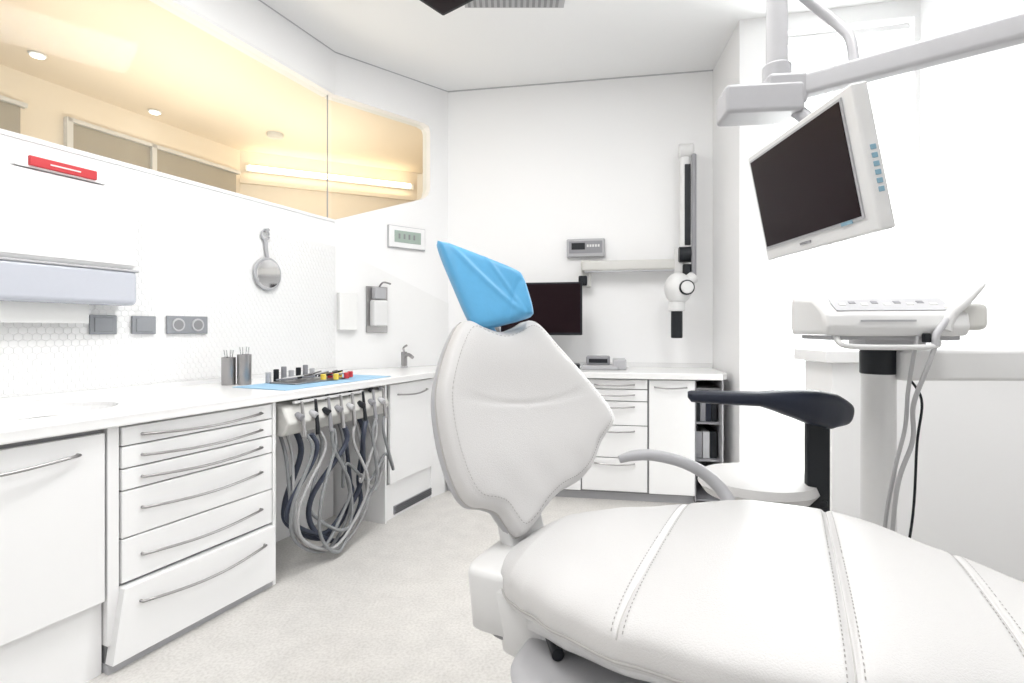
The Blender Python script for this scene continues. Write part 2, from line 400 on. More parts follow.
fbox('side_l',FB,1.957,1.965,.04,o1-.01,.02,.874,'gap',sh); fbox('side_r',FB,2.135,2.145,.04,o1-.01,.02,.874,'lgplas',sh)
for i,z in enumerate([.02,.30,.56,.80]): fbox('shelf_%d'%i,FB,1.965,2.135,.04,o1-.06,z,z+.012,'gplas' if i!=3 else 'gap',sh)
for i in range(4): fbox('folder_%d'%i,FB,1.97+i*.038,2.005+i*.038,.1,.5,.573,.74+.02*(i%2),['dark','gplas','navy','dark'][i],sh)
for i in range(3): fbox('box_%d'%i,FB,1.975+i*.05,2.02+i*.05,.1,.5,.313,.50,['gplas','carc','dark'][i],sh)

# ---------------- hose niche ----------------
hn=G('handpiece_delivery_console',FL.p(1.1,-.1,.78))
v=[FL.p(s,o,z) for s in (.72,1.52) for o,z in ((-.44,.865),(-.05,.865),(.01,.845),(.055,.765),(.01,.70),(-.44,.70))]
f=[(0,1,2,3,4,5),(11,10,9,8,7,6)]+[(i,(i+1)%6,6+(i+1)%6,6+i) for i in range(6)]
meshob('console_body',v,f,'cream',hn,bevel=.012,seg=3)
fbox('niche_back',FL,.71,1.53,-.50,-.40,.0,.874,'lam',hn)
fbox('display_strip',FL,.78,1.30,.012,.030,.855,.868,'plas',hn)
for i in range(8):
    s=.79+i*.093
    cyl('holder_%d'%i,FL.p(s,.03,.800),FL.p(s,.07,.785),.017,['gplas','carc','dark'][i%3],hn)
    cyl('handpiece_%d'%i,FL.p(s+.02,.045,.865),FL.p(s,.082,.69),.007,['steel','dark','gplas','steel'][i%4],hn,r2=.012)
    cyl('knob_%d'%i,FL.p(s+.045,.0,.852),FL.p(s+.045,.015,.872),.012,['dark','gplas'][i%2],hn)
for i,(s0,s1,zb_,ob,r,m) in enumerate([(.81,1.16,.05,.03,.009,'hose'),(.90,1.36,.04,.05,.008,'hose2'),(.99,.80,.08,.04,.009,'hose'),
    (1.08,1.40,.05,.0,.014,'hosed'),(1.17,.84,.06,.06,.008,'hose2'),(1.26,.90,.09,-.03,.015,'hosed'),(1.35,1.05,.12,.05,.009,'hose'),(1.43,1.22,.34,.05,.009,'hose'),(.84,1.24,.13,.0,.012,'hosed'),(1.34,1.47,.26,.03,.008,'hose2'),(1.0,1.15,.03,.07,.009,'hose')]):
    mid=(s0+s1)/2*.55+.45*1.02 if i not in (7,9) else (s0+s1)/2
    w=abs(s1-s0)*.50+.09; sg=1 if s1>s0 else -1
    P=[FL.p(s0,.078,.70),FL.p(s0*.8+mid*.2-.01*sg,.085,.60),FL.p(mid-w*sg,ob+.03,.36),FL.p(mid-w*.8*sg,ob,zb_+.12),FL.p(mid,ob,zb_),FL.p(mid+w*.8*sg,ob-.03,zb_+.13),FL.p(mid+w*.85*sg,ob-.05,.34),FL.p(s1,-.05,.58),FL.p(s1,-.10,.71)]
    tube('hose_%d'%i,P,r,m,hn)

# ---------------- left wall fixtures ----------------
pd=G('paper_towel_dispenser',FL.p(.15,-WL+.08,1.6))
a0,a1=-.16,.41
fbox('housing',FL,a0,a1,-WL+.012,-WL+.145,1.50,1.875,'lam',pd,bevel=.03,seg=5)
fbox('hopper',FL,a0+.005,a1-.005,-WL+.012,-WL+.155,1.335,1.50,'smoke',pd,bevel=.025,seg=5)
fbox('hopper_edge',FL,a0+.002,a1-.002,-WL+.012,-WL+.158,1.492,1.502,'carc',pd,bevel=.003)
fbox('housing_ridge',FL,a0+.02,a1-.02,-WL+.14,-WL+.150,1.52,1.70,'lam',pd,bevel=.006)
fbox('paper_sheet',FL,a0+.08,a1-.17,-WL+.06,-WL+.075,1.25,1.34,'paper',pd)
rl=G('wall_label_sign',FL.p(.1,-WL+.02,1.92))
fbox('panel',FL,-.05,.28,-WL+.007,-WL+.132,1.878,1.885,'lam',rl)
fbox('label',FL,-.01,.235,-WL+.13,-WL+.147,1.885,1.925,'red',rl,bevel=.004)
fbox('label_text_line',FL,.06,.17,-WL+.147,-WL+.1485,1.901,1.907,'plas',rl)
for i,(s,w) in enumerate([(.33,.058),(.515,.058)]):
    q=G('wall_switch',FL.p(s,-WL+.02,1.245)); fbox('plate',FL,s-w,s+w,-WL+.011,-WL+.022,1.20,1.29,'outlet',q,bevel=.003)
    fbox('rocker',FL,s-w*.7,s+w*.7,-WL+.02,-WL+.027,1.212,1.278,'outlet',q,bevel=.003)
q=G('double_power_socket',FL.p(.745,-WL+.02,1.25)); fbox('plate',FL,.63,.86,-WL+.011,-WL+.022,1.20,1.295,'outlet',q,bevel=.003)
for i,s in enumerate((.69,.80)):
    cyl('socket_%d'%i,FL.p(s,-WL+.02,1.248),FL.p(s,-WL+.027,1.248),.035,'carc',q)
    cyl('socket_hole_%d'%i,FL.p(s,-WL+.026,1.248),FL.p(s,-WL+.0285,1.248),.026,'gap',q)
hm=G('hand_mirror',FL.p(1.27,-WL+.03,1.6)); s=1.27
cyl('rim',FL.p(s,-WL+.012,1.575),FL.p(s,-WL+.03,1.575),.105,'lgplas',hm,n=48)
lathe('glass',FL.p(s,-WL+.032,1.575),[(.09,0),(.088,.003)],'mirror',hm,axis=FL.n+Vector((0,0,-.03)),n=48)
tube('grip',[FL.p(s,-WL+.02,1.68),FL.p(s-.01,-WL+.02,1.74),FL.p(s-.015,-WL+.02,1.80)],.012,'lgplas',hm)
tube('hanging_loop',[FL.p(s-.015+.03*math.cos(a),-WL+.02,1.82+.03*math.sin(a)) for a in [i*.6 for i in range(11)]],.006,'lgplas',hm)
cyl('hook',FL.p(s-.015,-WL+.01,1.85),FL.p(s-.015,-WL+.05,1.85),.01,'lgplas',hm)
th=G('wall_climate_display',FS.p(.585,.02,1.97))
fbox('case_rim',FS,.425,.765,.001,.02,1.880,2.060,'lgplas',th,bevel=.004)
fbox('case',FS,.43,.76,.001,.03,1.885,2.055,'lam',th,bevel=.008)
fbox('lcd',FS,.475,.715,.03,.033,1.925,2.02,'lcd',th)
for i in range(4): fbox('digit_%d'%i,FS,.51+i*.045,.525+i*.045,.033,.0345,1.955,1.995,'gap',th)
sp=G('soap_dispenser',FS.p(.33,.05,1.4))
fbox('wall_plate',FS,.24,.42,.006,.02,1.20,1.56,'steel',sp,bevel=.004)
fbox('bottle',FS,.265,.385,.02,.10,1.25,1.45,'plas',sp,bevel=.012)
fbox('pump_block',FS,.28,.37,.02,.09,1.46,1.55,'lgplas',sp,bevel=.008)
tube('lever',[FS.p(.33,.05,1.55),FS.p(.33,.12,1.585),FS.p(.35,.20,1.57)],.007,'steel',sp)
gb=G('glove_box_holder',FS.p(.05,.04,1.4)); fbox('box',FS,0.01,.15,.008,.06,1.22,1.50,'paper',gb,bevel=.004)
fa=G('counter_faucet',FS.p(.5,.15,.95))
cyl('base',FS.p(.5,.14,.9205),FS.p(.5,.14,.94),.028,'chrome',fa); cyl('body',FS.p(.5,.14,.94),FS.p(.5,.14,1.05),.024,'steel',fa)
tube('spout',[FS.p(.5,.14,1.0),FS.p(.5,.20,1.03),FS.p(.5,.27,1.01)],.013,'steel',fa)
tube('lever',[FS.p(.5,.14,1.05),FS.p(.5,.13,1.08),FS.p(.5,.18,1.10)],.008,'steel',fa)
# counter items
for k,(s,o,h) in enumerate([(.85,-.52,.15),(.90,-.46,.165)]):
    c0=FL.p(s,o,.921); q=G('steel_instrument_cup',c0)
    lathe('cup',c0,[(.034,0),(.036,.004),(.036,h),(.033,h),(.033,.01)],'steel',q)
    for j in range(4):
        a=j*1.6; tube('instrument_%d'%j,[c0+Vector((0,0,.02)),c0+Vector((.025*math.cos(a),.025*math.sin(a),h+.04))],.003,'chrome',q,smooth=False)
pc=G('blue_tray_cloth',FL.p(1.1,-.2,.92)); fbox('cloth',FL,.76,1.62,-.38,-.01,.9205,.924,'cloth',pc)
it=G('instrument_tray',FL.p(1.2,-.3,.93))
fbox('tray',FL,.95,1.35,-.33,-.14,.925,.935,'steel',it,bevel=.003)
for j in range(16):
    s=.97+.026*j; o=-.31+random.random()*.05
    tube('tool_%d'%j,[FL.p(s,o,.945),FL.p(s+.02,o+.13,.955+.03*random.random())],.005,['gplas','dark','plas','steel'][j%4],it,smooth=False)
for j,(s,o,m) in enumerate([(1.30,-.22,'red'),(1.36,-.20,'yellow'),(1.24,-.12,'yellow'),(1.41,-.16,'red'),(1.33,-.12,'red'),(1.18,-.16,'yellow')]):
    cyl('cap_%d'%j,FL.p(s,o,.93),FL.p(s,o,.965),.016,m,it)
for j in range(7): cyl('bottle_%d'%j,FL.p(.98+j*.055,-.37,.925),FL.p(.98+j*.055,-.37,.985+.012*(j%3)),.015,['lgplas','dark','gplas'][j%3],it)

# ---------------- back wall fixtures ----------------
bm_=G('desktop_monitor',FB.p(.83,.35,1.3))
def bb(n,s0,s1,o0,o1_,z0,z1,m,p,bv=0): return fbox(n,FB,s0,s1,o0,o1_,z0,z1,m,p,bevel=bv)
bb('bezel',.53,1.17,.30,.34,1.18,1.59,'dark',bm_,.006); bb('panel',.545,1.155,.34,.343,1.20,1.575,'screen',bm_)
bb('stand_neck',.82,.90,.28,.31,.93,1.3,'dark',bm_); bb('stand_foot',.72,1.0,.22,.42,.9205,.94,'dark',bm_,.005)
kb=G('card_terminal',FB.p(1.24,.3,.97)); bb('body',1.17,1.44,.2,.42,.921,.955,'lgplas',kb,.006); bb('upper',1.2,1.38,.2,.34,.955,1.02,'gplas',kb,.01); bb('slot',1.22,1.36,.34,.342,.97,1.0,'dark',kb)
bb('handset',1.40,1.50,.2,.4,.921,1.0,'lgplas',kb,.01); bb('desk_phone',1.04,1.15,.25,.42,.921,.96,'dark',kb,.01)
xc=G('xray_control_box',FB.p(1.18,.03,1.89))
bb('case',1.03,1.34,.002,.05,1.82,1.97,'lgplas',xc,.01); bb('display',1.05,1.32,.05,.053,1.85,1.95,'gplas',xc); bb('readout',1.07,1.18,.053,.055,1.88,1.935,'dark',xc)
for i in range(5): bb('key_%d'%i,1.195+i*.022,1.21+i*.022,.053,.058,1.90,1.92,'plas',xc)
xa=G('dental_xray_arm',FB.p(1.5,.2,1.7))
bb('wall_bracket',1.15,1.23,.002,.08,1.57,1.79,'cream',xa,.01)
bb('bracket_base',1.13,1.20,.08,.12,1.58,1.66,'dark',xa,.01)
obox('fixed_arm',FB.p(1.55,.11,1.735),FB.d,FB.n,(0,0,1),.80,.06,.085,'cream',xa,.02,3)
obox('fixed_arm_underside_strip',FB.p(1.55,.11,1.69),FB.d,FB.n,(0,0,1),.74,.05,.01,'carc',xa)  # darker grey strip along the underside of the arm
cyl('pivot',FB.p(1.93,.12,1.66),FB.p(1.93,.12,1.86),.055,'plas',xa)
obox('lift_arm',FB.p(1.95,.17,2.22),FB.d,FB.n,(0,0,1),.085,.07,.82,'plas',xa,.025,3)
obox('lift_arm_slot',FB.p(1.965,.208,2.18),FB.d,FB.n,(0,0,1),.045,.012,.62,'dark',xa,.004)
cyl('elbow',FB.p(1.90,.18,2.60),FB.p(2.01,.18,2.60),.055,'plas',xa)
cyl('elbow_ring',FB.p(1.90,.19,1.80),FB.p(2.02,.19,1.80),.06,'dark',xa)
obox('drop_arm',FB.p(2.005,.24,2.08),FB.d,FB.n,(.0,0,1),.035,.04,.95,'gplas',xa,.012,3)
cyl('drop_joint',FB.p(1.96,.22,1.72),FB.p(1.96,.22,1.60),.035,'dark',xa)
ell('tube_head',FB.p(1.88,.32,1.53),.10,.10,.12,'plas',xa)
cyl('head_joint',FB.p(1.88,.32,1.53),FB.p(2.0,.27,1.62),.045,'plas',xa)
cyl('head_dial_ring',FB.p(1.93,.435,1.53),FB.p(1.92,.36,1.53),.055,'dark',xa)
cyl('head_dial',FB.p(1.93,.445,1.53),FB.p(1.92,.36,1.53),.045,'plas',xa)
cyl('cone_collar',FB.p(1.87,.32,1.43),FB.p(1.87,.32,1.36),.06,'plas',xa)
cyl('collimator_cone',FB.p(1.87,.32,1.37),FB.p(1.87,.32,1.16),.042,'dark',xa)

# ---------------- dental chair ----------------
ch=G('dental_chair',(.4,1.3,.0))
A=Vector((.885,-.465,0)).normalized(); B=Vector((.465,.885,0)).normalized(); O=Vector((.05,1.375,0))
hwT=[(-.035,.05),(-.02,.12),(.0,.165),(.05,.215),(.1,.25),(.2,.31),(.35,.375),(.5,.412),(.65,.405),(.75,.37),(.9,.285),(1.05,.25),(1.3,.24),(1.45,.2),(1.5,.1)]
ztT=[(0,.700),(.2,.724),(.5,.764),(.7,.770),(.9,.743),(1.05,.705),(1.3,.65),(1.5,.60)]
seams=[.335,.675,.91]
TH=.125
def seatpt(a,phi):
    hw=interp(hwT,a); zt=interp(ztT,a); th=TH
    if a<.05: th=TH*(.30+.70*math.sqrt(max(0,(a+.036)/.086)))
    if a>1.44: th=TH*math.sqrt(max(.05,(1.505-a)/.065))
    c=math.cos(phi); s=math.sin(phi)
    b=hw*math.copysign(abs(c)**.62,c); z=th/2*math.copysign(abs(s)**.55,s)
    if s>0:
        for q in seams: z-=.008*math.exp(-((a-q)/.005)**2)*s**.3
        edges=[0]+seams+[1.5]
        for e0,e1_ in zip(edges,edges[1:]):
            if e0<=a<e1_: z+=.015*math.sin(math.pi*(a-e0)/(e1_-e0))**.6*(1-(b/hw)**2)
    p=O+A*a+B*b; p.z=zt-TH/2+z; return p
NA,NP=380,72; v=[];f=[]
for i in range(NA+1):
    a=-.035+1.535*i/NA
    for j in range(NP): v.append(seatpt(a,2*math.pi*j/NP))
for i in range(NA):
    for j in range(NP): f.append((i*NP+j,i*NP+(j+1)%NP,(i+1)*NP+(j+1)%NP,(i+1)*NP+j))
f.append(tuple(range(NP))); f.append(tuple(NA*NP+j for j in range(NP)))
meshob('seat_cushion',v,f,'leather',ch,smooth=True)
sv=[];sf=[]
for q in seams:
    for off in (-.011,.011):
        P=[seatpt(q+off,math.pi*t/400) for t in range(20,381)]
        acc=0;start=P[0];on=True
        for p0,p1 in zip(P,P[1:]):
            acc+=(p1-p0).length
            if acc>=.005:
                if on:
                    n=A*.0009; up=Vector((0,0,.0012)); b=len(sv)
                    sv+= [start-n+up,start+n+up,p1+n+up,p1-n+up]; sf.append((b,b+1,b+2,b+3))
                on=not on; start=p1; acc=0
meshob('seam_stitching',sv,sf,'stitch',ch)
for q in seams: tube('seam_line',[seatpt(q,math.pi*t/60)+Vector((0,0,.0004)) for t in range(3,58)],.0016,'seam',ch,smooth=False)
tube('edge_piping_near',[seatpt(-.02+i*.03,math.pi*1.03)-B*.001 for i in range(49)],.003,'seam',ch,k=3)
tube('edge_piping_far',[seatpt(-.02+i*.03,-math.pi*.03)+B*.001 for i in range(49)],.003,'seam',ch,k=3)
tube('edge_piping_end',[seatpt(-.02,math.pi*1.03+(math.pi*.94)*i/14)-A*.002 for i in range(15)],.003,'seam',ch,k=3)
v=[];f=[]
for i in range(61):
    a=.08+1.35*i/60
    for j in range(24):
        t=2*math.pi*j/24; hw=interp(hwT,a)*.80; z=interp(ztT,a)-.135
        c=math.cos(t);s=math.sin(t)
        p=O+A*a+B*hw*math.copysign(abs(c)**.5,c); p.z=z+.035*math.copysign(abs(s)**.6,s); v.append(p)
for i in range(60):
    for j in range(24): f.append((i*24+j,i*24+(j+1)%24,(i+1)*24+(j+1)%24,(i+1)*24+j))
f.append(tuple(range(24))); f.append(tuple(60*24+j for j in range(24)))
meshob('seat_shell',v,f,'plas',ch,smooth=True)
# backrest
B0=Vector((.07,1.42,.67)); w_=Vector((.8,.6,0)); U=Vector((-.205,.274,.94)).normalized(); Nn=w_.cross(U).normalized()
if Nn.y>0: Nn=-Nn
out=[(-.110,.610),(-.165,.545),(-.210,.46),(-.232,.39),(-.238,.30),(-.232,.22),(-.215,.150),(-.190,.113),(-.145,.098),(-.112,.080),(-.092,.045),(-.067,.010),(-.022,.026),(.03,.062),(.10,.095),(.18,.112),(.245,.150),(.305,.210),(.378,.262),(.385,.30),(.345,.365),(.29,.440),(.215,.534),(.165,.597),(.125,.614),(.07,.592),(.004,.576),(-.055,.592)]
oc=catmull([(a,b,0) for a,b in out],4,closed=True); NC=len(oc); cc=Vector((.03,.33,0))
def bpt(f_,k,off):
    p=cc+(oc[k]-cc)*f_; return B0+w_*p.x+U*p.y+Nn*off
front=[.06]+[.06+.02*i for i in range(1,46)]+[.975,.985,.993,1.0]
def foff(x,p=None):
    base=.040*(max(0,1-x**16))**.5-.006*(1-x*x)
    base-=.0040*math.exp(-((x-.93)/.010)**2)
    if p is not None:
        yy=p.y-(.395-.045*math.sin(math.pi*(p.x+.22)/.58))
        if x<.93: base-=.0035*math.exp(-(yy/.007)**2)
        base+=.010*math.exp(-((p.y-.20)/.10)**2)*(1-x**4)+.006*math.exp(-((p.y-.49)/.07)**2)*(1-x**4)
        # gathered folds of the fitted cover towards the lower tip and the right wing
        base+=.003*math.sin(p.x*46+p.y*20)*math.exp(-((p.y-.12)/.07)**2)*(1-x**6)
    return base
def fo(x,k): return foff(x,cc+(oc[k]-cc)*x)
v=[bpt(0,0,foff(0,cc))];f=[]
rings=[(x,None) for x in front]+[(1.0,-.012),(.99,-.02)]
for x,o in rings:
    for k in range(NC): v.append(bpt(x,k,fo(x,k) if o is None else o))
for k in range(NC): f.append((0,1+k,1+(k+1)%NC))
for r in range(len(rings)-1):
    for k in range(NC): f.append((1+r*NC+k,1+r*NC+(k+1)%NC,1+(r+1)*NC+(k+1)%NC,1+(r+1)*NC+k))
meshob('backrest_cushion',v,f,'leather',ch,smooth=True)
v=[];f=[]; rings=[(.985,-.018),(1.005,-.022),(1.005,-.034),(.97,-.055),(.85,-.075),(.6,-.09),(.3,-.095)]
for x,o in rings:
    for k in range(NC): v.append(bpt(x,k,o))
v.append(bpt(0,0,-.097))
for r in range(len(rings)-1):
    for k in range(NC): f.append((r*NC+k,r*NC+(k+1)%NC,(r+1)*NC+(k+1)%NC,(r+1)*NC+k))
L=len(rings)-1
for k in range(NC): f.append((L*NC+k,L*NC+(k+1)%NC,len(v)-1))
meshob('backrest_shell',v,f,'lgplas',ch,smooth=True)
P=[bpt(1.0,k%NC,-.010) for k in range(NC+1)]; tube('backrest_rim_piping',P,.003,'seam',ch,smooth=False)
sv=[];sf=[]
for xx in (.905,):
    P=[bpt(xx,k%NC,fo(xx,k%NC)+.0012) for k in range(NC+1)]
    for p0,p1 in zip(P,P[1:]):
        Ls=(p1-p0).length; ns=max(1,int(Ls/.008)); d=(p1-p0)/ns; n=d.normalized().cross(Nn)*.0008
        for i in range(ns):
            s0=p0+d*i; s1=s0+d*.55; b=len(sv); sv+=[s0-n,s0+n,s1+n,s1-n]; sf.append((b,b+1,b+2,b+3))
meshob('backrest_stitching',sv,sf,'stitch',ch)
obox('backrest_bracket',(.03,1.44,.66),w_,Nn,U,.13,.05,.26,'plas',ch,.015,3)
# head cushion in blue film
C4=[Vector((-.236,1.60,1.492)),Vector((.030,1.62,1.388)),Vector((.066,1.60,1.262)),Vector((-.112,1.53,1.214))]
nh=(C4[1]-C4[3]).cross(C4[0]-C4[2]).normalized()
if nh.y>0: nh=-nh
v=[];f=[];n=40
for side in (1,-1):
    for i in range(n+1):
        for j in range(n+1):
            s=i/n;t=j/n
            e=(max(0,(1-abs(2*s-1)**8))*max(0,(1-abs(2*t-1)**8)))**.5
            a_,b_=2*s-1,2*t-1; q=.10
            a2=a_*math.sqrt(1-q*b_**4); b2=b_*math.sqrt(1-q*a_**4); s2=(a2+1)/2;t2=(b2+1)/2
            p=C4[0]*(1-s2)*(1-t2)+C4[1]*s2*(1-t2)+C4[2]*s2*t2+C4[3]*(1-s2)*t2
            cr_=math.exp(-((s-.75*t-.1)/.05)**2)*.004-math.exp(-((s+.5*t-1.05)/.04)**2)*.004+math.exp(-((s-.3*t-.55)/.03)**2)*.003
            v.append(p+nh*side*(.016+(.024*e*(1-.25*t)+(cr_*e if side>0 else 0))))
m1=(n+1)**2
for sd_ in (0,1):
    for i in range(n):
        for j in range(n):
            b=sd_*m1+i*(n+1)+j; f.append((b,b+1,b+n+2,b+n+1))
border=[(i,0) for i in range(n)]+[(n,j) for j in range(n)]+[(i,n) for i in range(n,0,-1)]+[(0,j) for j in range(n,0,-1)]
ids=[i*(n+1)+j for i,j in border]
for a,b in zip(ids,ids[1:]+ids[:1]): f.append((a,b,m1+b,m1+a))
meshob('headrest_cover',v,f,'blue',ch,smooth=True)
tube('headrest_cover_gather',[(-.075,1.555,1.26),(-.07,1.565,1.225),(-.06,1.58,1.19)],.03,'blue',ch,radii=[1.1,.6,.9])
tube('headrest_stem',[(-.06,1.62,1.28),(-.05,1.625,1.2),(-.02,1.60,1.02)],.018,'steel',ch)
# armrest
tube('armrest',[(.352,1.74,.795),(.40,1.74,.808),(.47,1.74,.808),(.555,1.72,.79),(.62,1.70,.757),(.67,1.66,.70),(.68,1.58,.62),(.62,1.45,.56)],.021,'lgplas',ch,radii=[.6,.85,.9,.9,.95,1,1,1])
def superbox(name,C,X,Y,sx,sy,z0,z1,m,parent,e=.35,taper=1.0):
    X=Vector(X).normalized();Y=Vector(Y).normalized(); v=[];f=[];nr=48
    lev=[(.93,0),(1,.06),(1,.5),(1,.9),(.97,.97),(.9,1)]
    for q,t in lev:
        k=q*(taper+(1-taper)*t)
        for i in range(nr):
            a=2*math.pi*i/nr;c=math.cos(a);s=math.sin(a)
            v.append(Vector(C)+X*sx*k*math.copysign(abs(c)**e,c)+Y*sy*k*math.copysign(abs(s)**e,s)+Vector((0,0,z0+(z1-z0)*t)))
    for j in range(len(lev)-1):
        for i in range(nr): f.append((j*nr+i,j*nr+(i+1)%nr,(j+1)*nr+(i+1)%nr,(j+1)*nr+i))
    f.append(tuple(range(nr)));f.append(tuple((len(lev)-1)*nr+i for i in range(nr)))
    return meshob(name,v,f,m,parent,smooth=True)
superbox('hinge_housing',(.12,1.33,0),A,B,.12,.18,.46,.63,'plas',ch,.4,.85)
superbox('hinge_cover',(.02,1.38,0),A,B,.075,.17,.50,.655,'plas',ch,.4,.9)
superbox('hinge_gasket',(.065,1.357,0),A,B,.075,.165,.49,.645,'gap',ch,.4,.9)
cyl('hinge_bolt',(.095,1.09,.55),(.085,1.16,.55),.013,'dark',ch)
superbox('lift_arm',(.32,1.22,0),A,B,.28,.15,.30,.54,'gap',ch,.5,.9)
superbox('lift_arm_cover',(.31,1.02,0),A,B,.33,.17,.34,.535,'carc',ch,.7,.9)
superbox('pedestal',(.50,1.22,0),A,B,.24,.18,.05,.45,'plas',ch,.5,1.15)
superbox('floor_plate',(.52,1.22,0),A,B,.44,.26,.0,.06,'lgplas',ch,.6,1.03)

# ---------------- operator stool ----------------
sx_,sy_=.98,2.12
so=G('operator_stool',(.99,2.12,0))
lathe('seat',(sx_,sy_,.56),[(.12,0),(.20,.01),(.225,.045),(.215,.075),(.16,.09),(.05,.085)],'leather',so)
cyl('gas_column',(sx_,sy_,.10),(sx_,sy_,.56),.028,'steel',so)
lathe('hub',(sx_,sy_,.07),[(.05,0),(.05,.05),(.03,.07)],'lgplas',so)
for i in range(5):
    a=i*2*math.pi/5+.2; e=Vector((sx_+.26*math.cos(a),sy_+.26*math.sin(a),.065))
    tube('leg_%d'%i,[(sx_,sy_,.10),e],.017,'steel',so,smooth=False); ell('caster_%d'%i,(e.x,e.y,.027),.02,.02,.027,'dark',so)
obox('support_post',(1.14,1.98,.72),(1,0,0),(0,1,0),(0,0,1),.085,.03,.36,'dark',so,.008,3)
obox('support_bracket',(1.08,2.03,.575),(1,-.5,0),(.5,1,0),(0,0,1),.22,.06,.025,'dark',so,.006)
arm=catmull([(.640,1.93,.980),(.75,1.90,.980),(.88,1.89,.978),(.98,1.90,.975),(1.08,1.925,.965),(1.18,1.96,.945),(1.26,2.0,.915)],6)
hh=[.020,.024,.026,.046,.062,.066,.04]; ww=[.03,.035,.04,.05,.055,.05,.035]
v=[];f=[];nr=24
for i,p in enumerate(arm):
    t=i/(len(arm)-1)*6; k=min(int(t),5); fr=t-k; hhh=hh[k]*(1-fr)+hh[k+1]*fr; www=ww[k]*(1-fr)+ww[k+1]*fr
    if i==0 or i==len(arm)-1: hhh*=.55;www*=.55
    tg=(arm[min(i+1,len(arm)-1)]-arm[max(i-1,0)]).normalized(); sd_=tg.cross(Vector((0,0,1))).normalized(); up=sd_.cross(tg)
    for j in range(nr):
        a=2*math.pi*j/nr;c=math.cos(a);s=math.sin(a)
        off=-(hhh-.02)*.55
        v.append(p+sd_*www*math.copysign(abs(c)**.8,c)+up*(hhh*math.copysign(abs(s)**.8,s)+off))
for i in range(len(arm)-1):
    for j in range(nr): f.append((i*nr+j,i*nr+(j+1)%nr,(i+1)*nr+(j+1)%nr,(i+1)*nr+j))
f.append(tuple(range(nr)));f.append(tuple((len(arm)-1)*nr+j for j in range(nr)))
meshob('torso_support_pad',v,f,'navy',so,smooth=True)

# ---------------- side bench on the right ----------------
sb=G('side_bench',(2.2,2.45,.6))
FK=Frame((1.55,2.60),(1,-.10))
fbox('front_panel',FK,0.02,1.30,-.30,-.0,0,1.06,'wall',sb,bevel=.004)
fbox('top_slab',FK,-.03,1.32,-.32,.04,1.06,1.12,'lam',sb,bevel=.006)

# ---------------- instrument delivery unit ----------------
du=G('dental_delivery_unit',(1.35,2.0,0))
cyl('post',(1.41,2.04,.02),(1.41,2.04,1.06),.058,'plas',du,n=40)
cyl('post_collar',(1.41,2.04,1.05),(1.41,2.04,1.165),.062,'dark',du,n=40)
lathe('post_foot',(1.41,2.04,0),[(.16,0),(.16,.02),(.07,.04)],'lgplas',du)
X=Vector((1,-.18,0)).normalized(); Y=Vector((.18,1,0)).normalized()
C0=Vector((1.325,1.86,1.20))
prof=[(-.17,.0),(-.185,.03),(-.175,.07),(-.06,.135),(.17,.15),(.18,.03),(.16,.0)]
v=[];f=[];stn=[(-.275,.80,.95),(-.265,.97,1),(-.2,1,1),(.10,1,1),(.145,.97,1),(.155,.8,.95)]
for x,k,kz in stn:
    for y,z in prof: v.append(C0+X*x+Y*y*k+Vector((0,0,.07+(z-.07)*k)))
n=len(prof)
for i in range(len(stn)-1):
    for j in range(n): f.append((i*n+j,i*n+(j+1)%n,(i+1)*n+(j+1)%n,(i+1)*n+j))
f.append(tuple(range(n)));f.append(tuple((len(stn)-1)*n+j for j in range(n)))
meshob('control_head',v,f,'plas',du,bevel=.01,seg=3)
sl=(Y*.115+Vector((0,0,.065))).normalized(); sn=X.cross(sl).normalized()
if sn.z<0: sn=-sn
pc_=C0+Y*-.117+Vector((0,0,.103))
obox('membrane_panel',pc_+sn*.002-X*.06,X,sl,sn,.34,.085,.003,'carc',du,.001)
for i in range(9): obox('key_%d'%i,pc_+sn*.004+X*(-.20+i*.034)+sl*(.012*(i%2)),X,sl,sn,.02,.016,.003,['plas','gplas'][i%2],du,.001)
obox('brand_strip',C0+Y*-.184+Vector((0,0,.05))+X*-.09,X,Y,(0,0,1),.16,.003,.006,'lgplas',du)
obox('lower_tray',C0+X*-.05+Y*.0+Vector((0,0,-.004)),X,Y,(0,0,1),.38,.28,.02,'lgplas',du,.006,3)
obox('side_holder',C0+X*.15+Y*-.03+Vector((0,0,.062)),X,Y,(0,0,1),.12,.26,.085,'cream',du,.02,3)
tube('under_rail',[C0+X*-.23+Y*-.15+Vector((0,0,-.0)),C0+X*-.22+Y*-.19+Vector((0,0,-.03)),C0+X*-.1+Y*-.2+Vector((0,0,-.035)),C0+X*.04+Y*-.19+Vector((0,0,-.03)),C0+X*.06+Y*-.14+Vector((0,0,0))],.009,'plas',du)
obox('support_yoke',(1.41,2.0,1.185),X,Y,(0,0,1),.2,.16,.05,'lgplas',du,.012)
obox('support_arm',(1.80,1.99,1.09),(1,-.03,0),(.03,1,0),(0,0,1),.72,.10,.115,'plas',du,.015,3)
hb=C0+X*.075+Y*-.17
tube('syringe_handpiece',[hb+Vector((0,0,.02)),hb+X*.02+Vector((0,0,.07)),hb+X*.06+Vector((0,0,.11)),hb+X*.11+Vector((0,0,.165))],.016,'plas',du,radii=[1.3,1.1,.95,.45])
tube('syringe_handle',[hb+X*.02+Vector((0,0,.07)),hb+X*-.03+Y*-.02+Vector((0,0,.01)),hb+X*-.035+Y*-.02+Vector((0,0,-.03))],.011,'carc',du)
tube('supply_hose_1',[C0+X*.0+Y*-.17,(1.27,1.68,1.12),(1.27,1.70,1.02),(1.275,1.72,.90),(1.27,1.76,.75),(1.30,1.85,.5),(1.38,1.96,.1)],.006,'hose2',du)
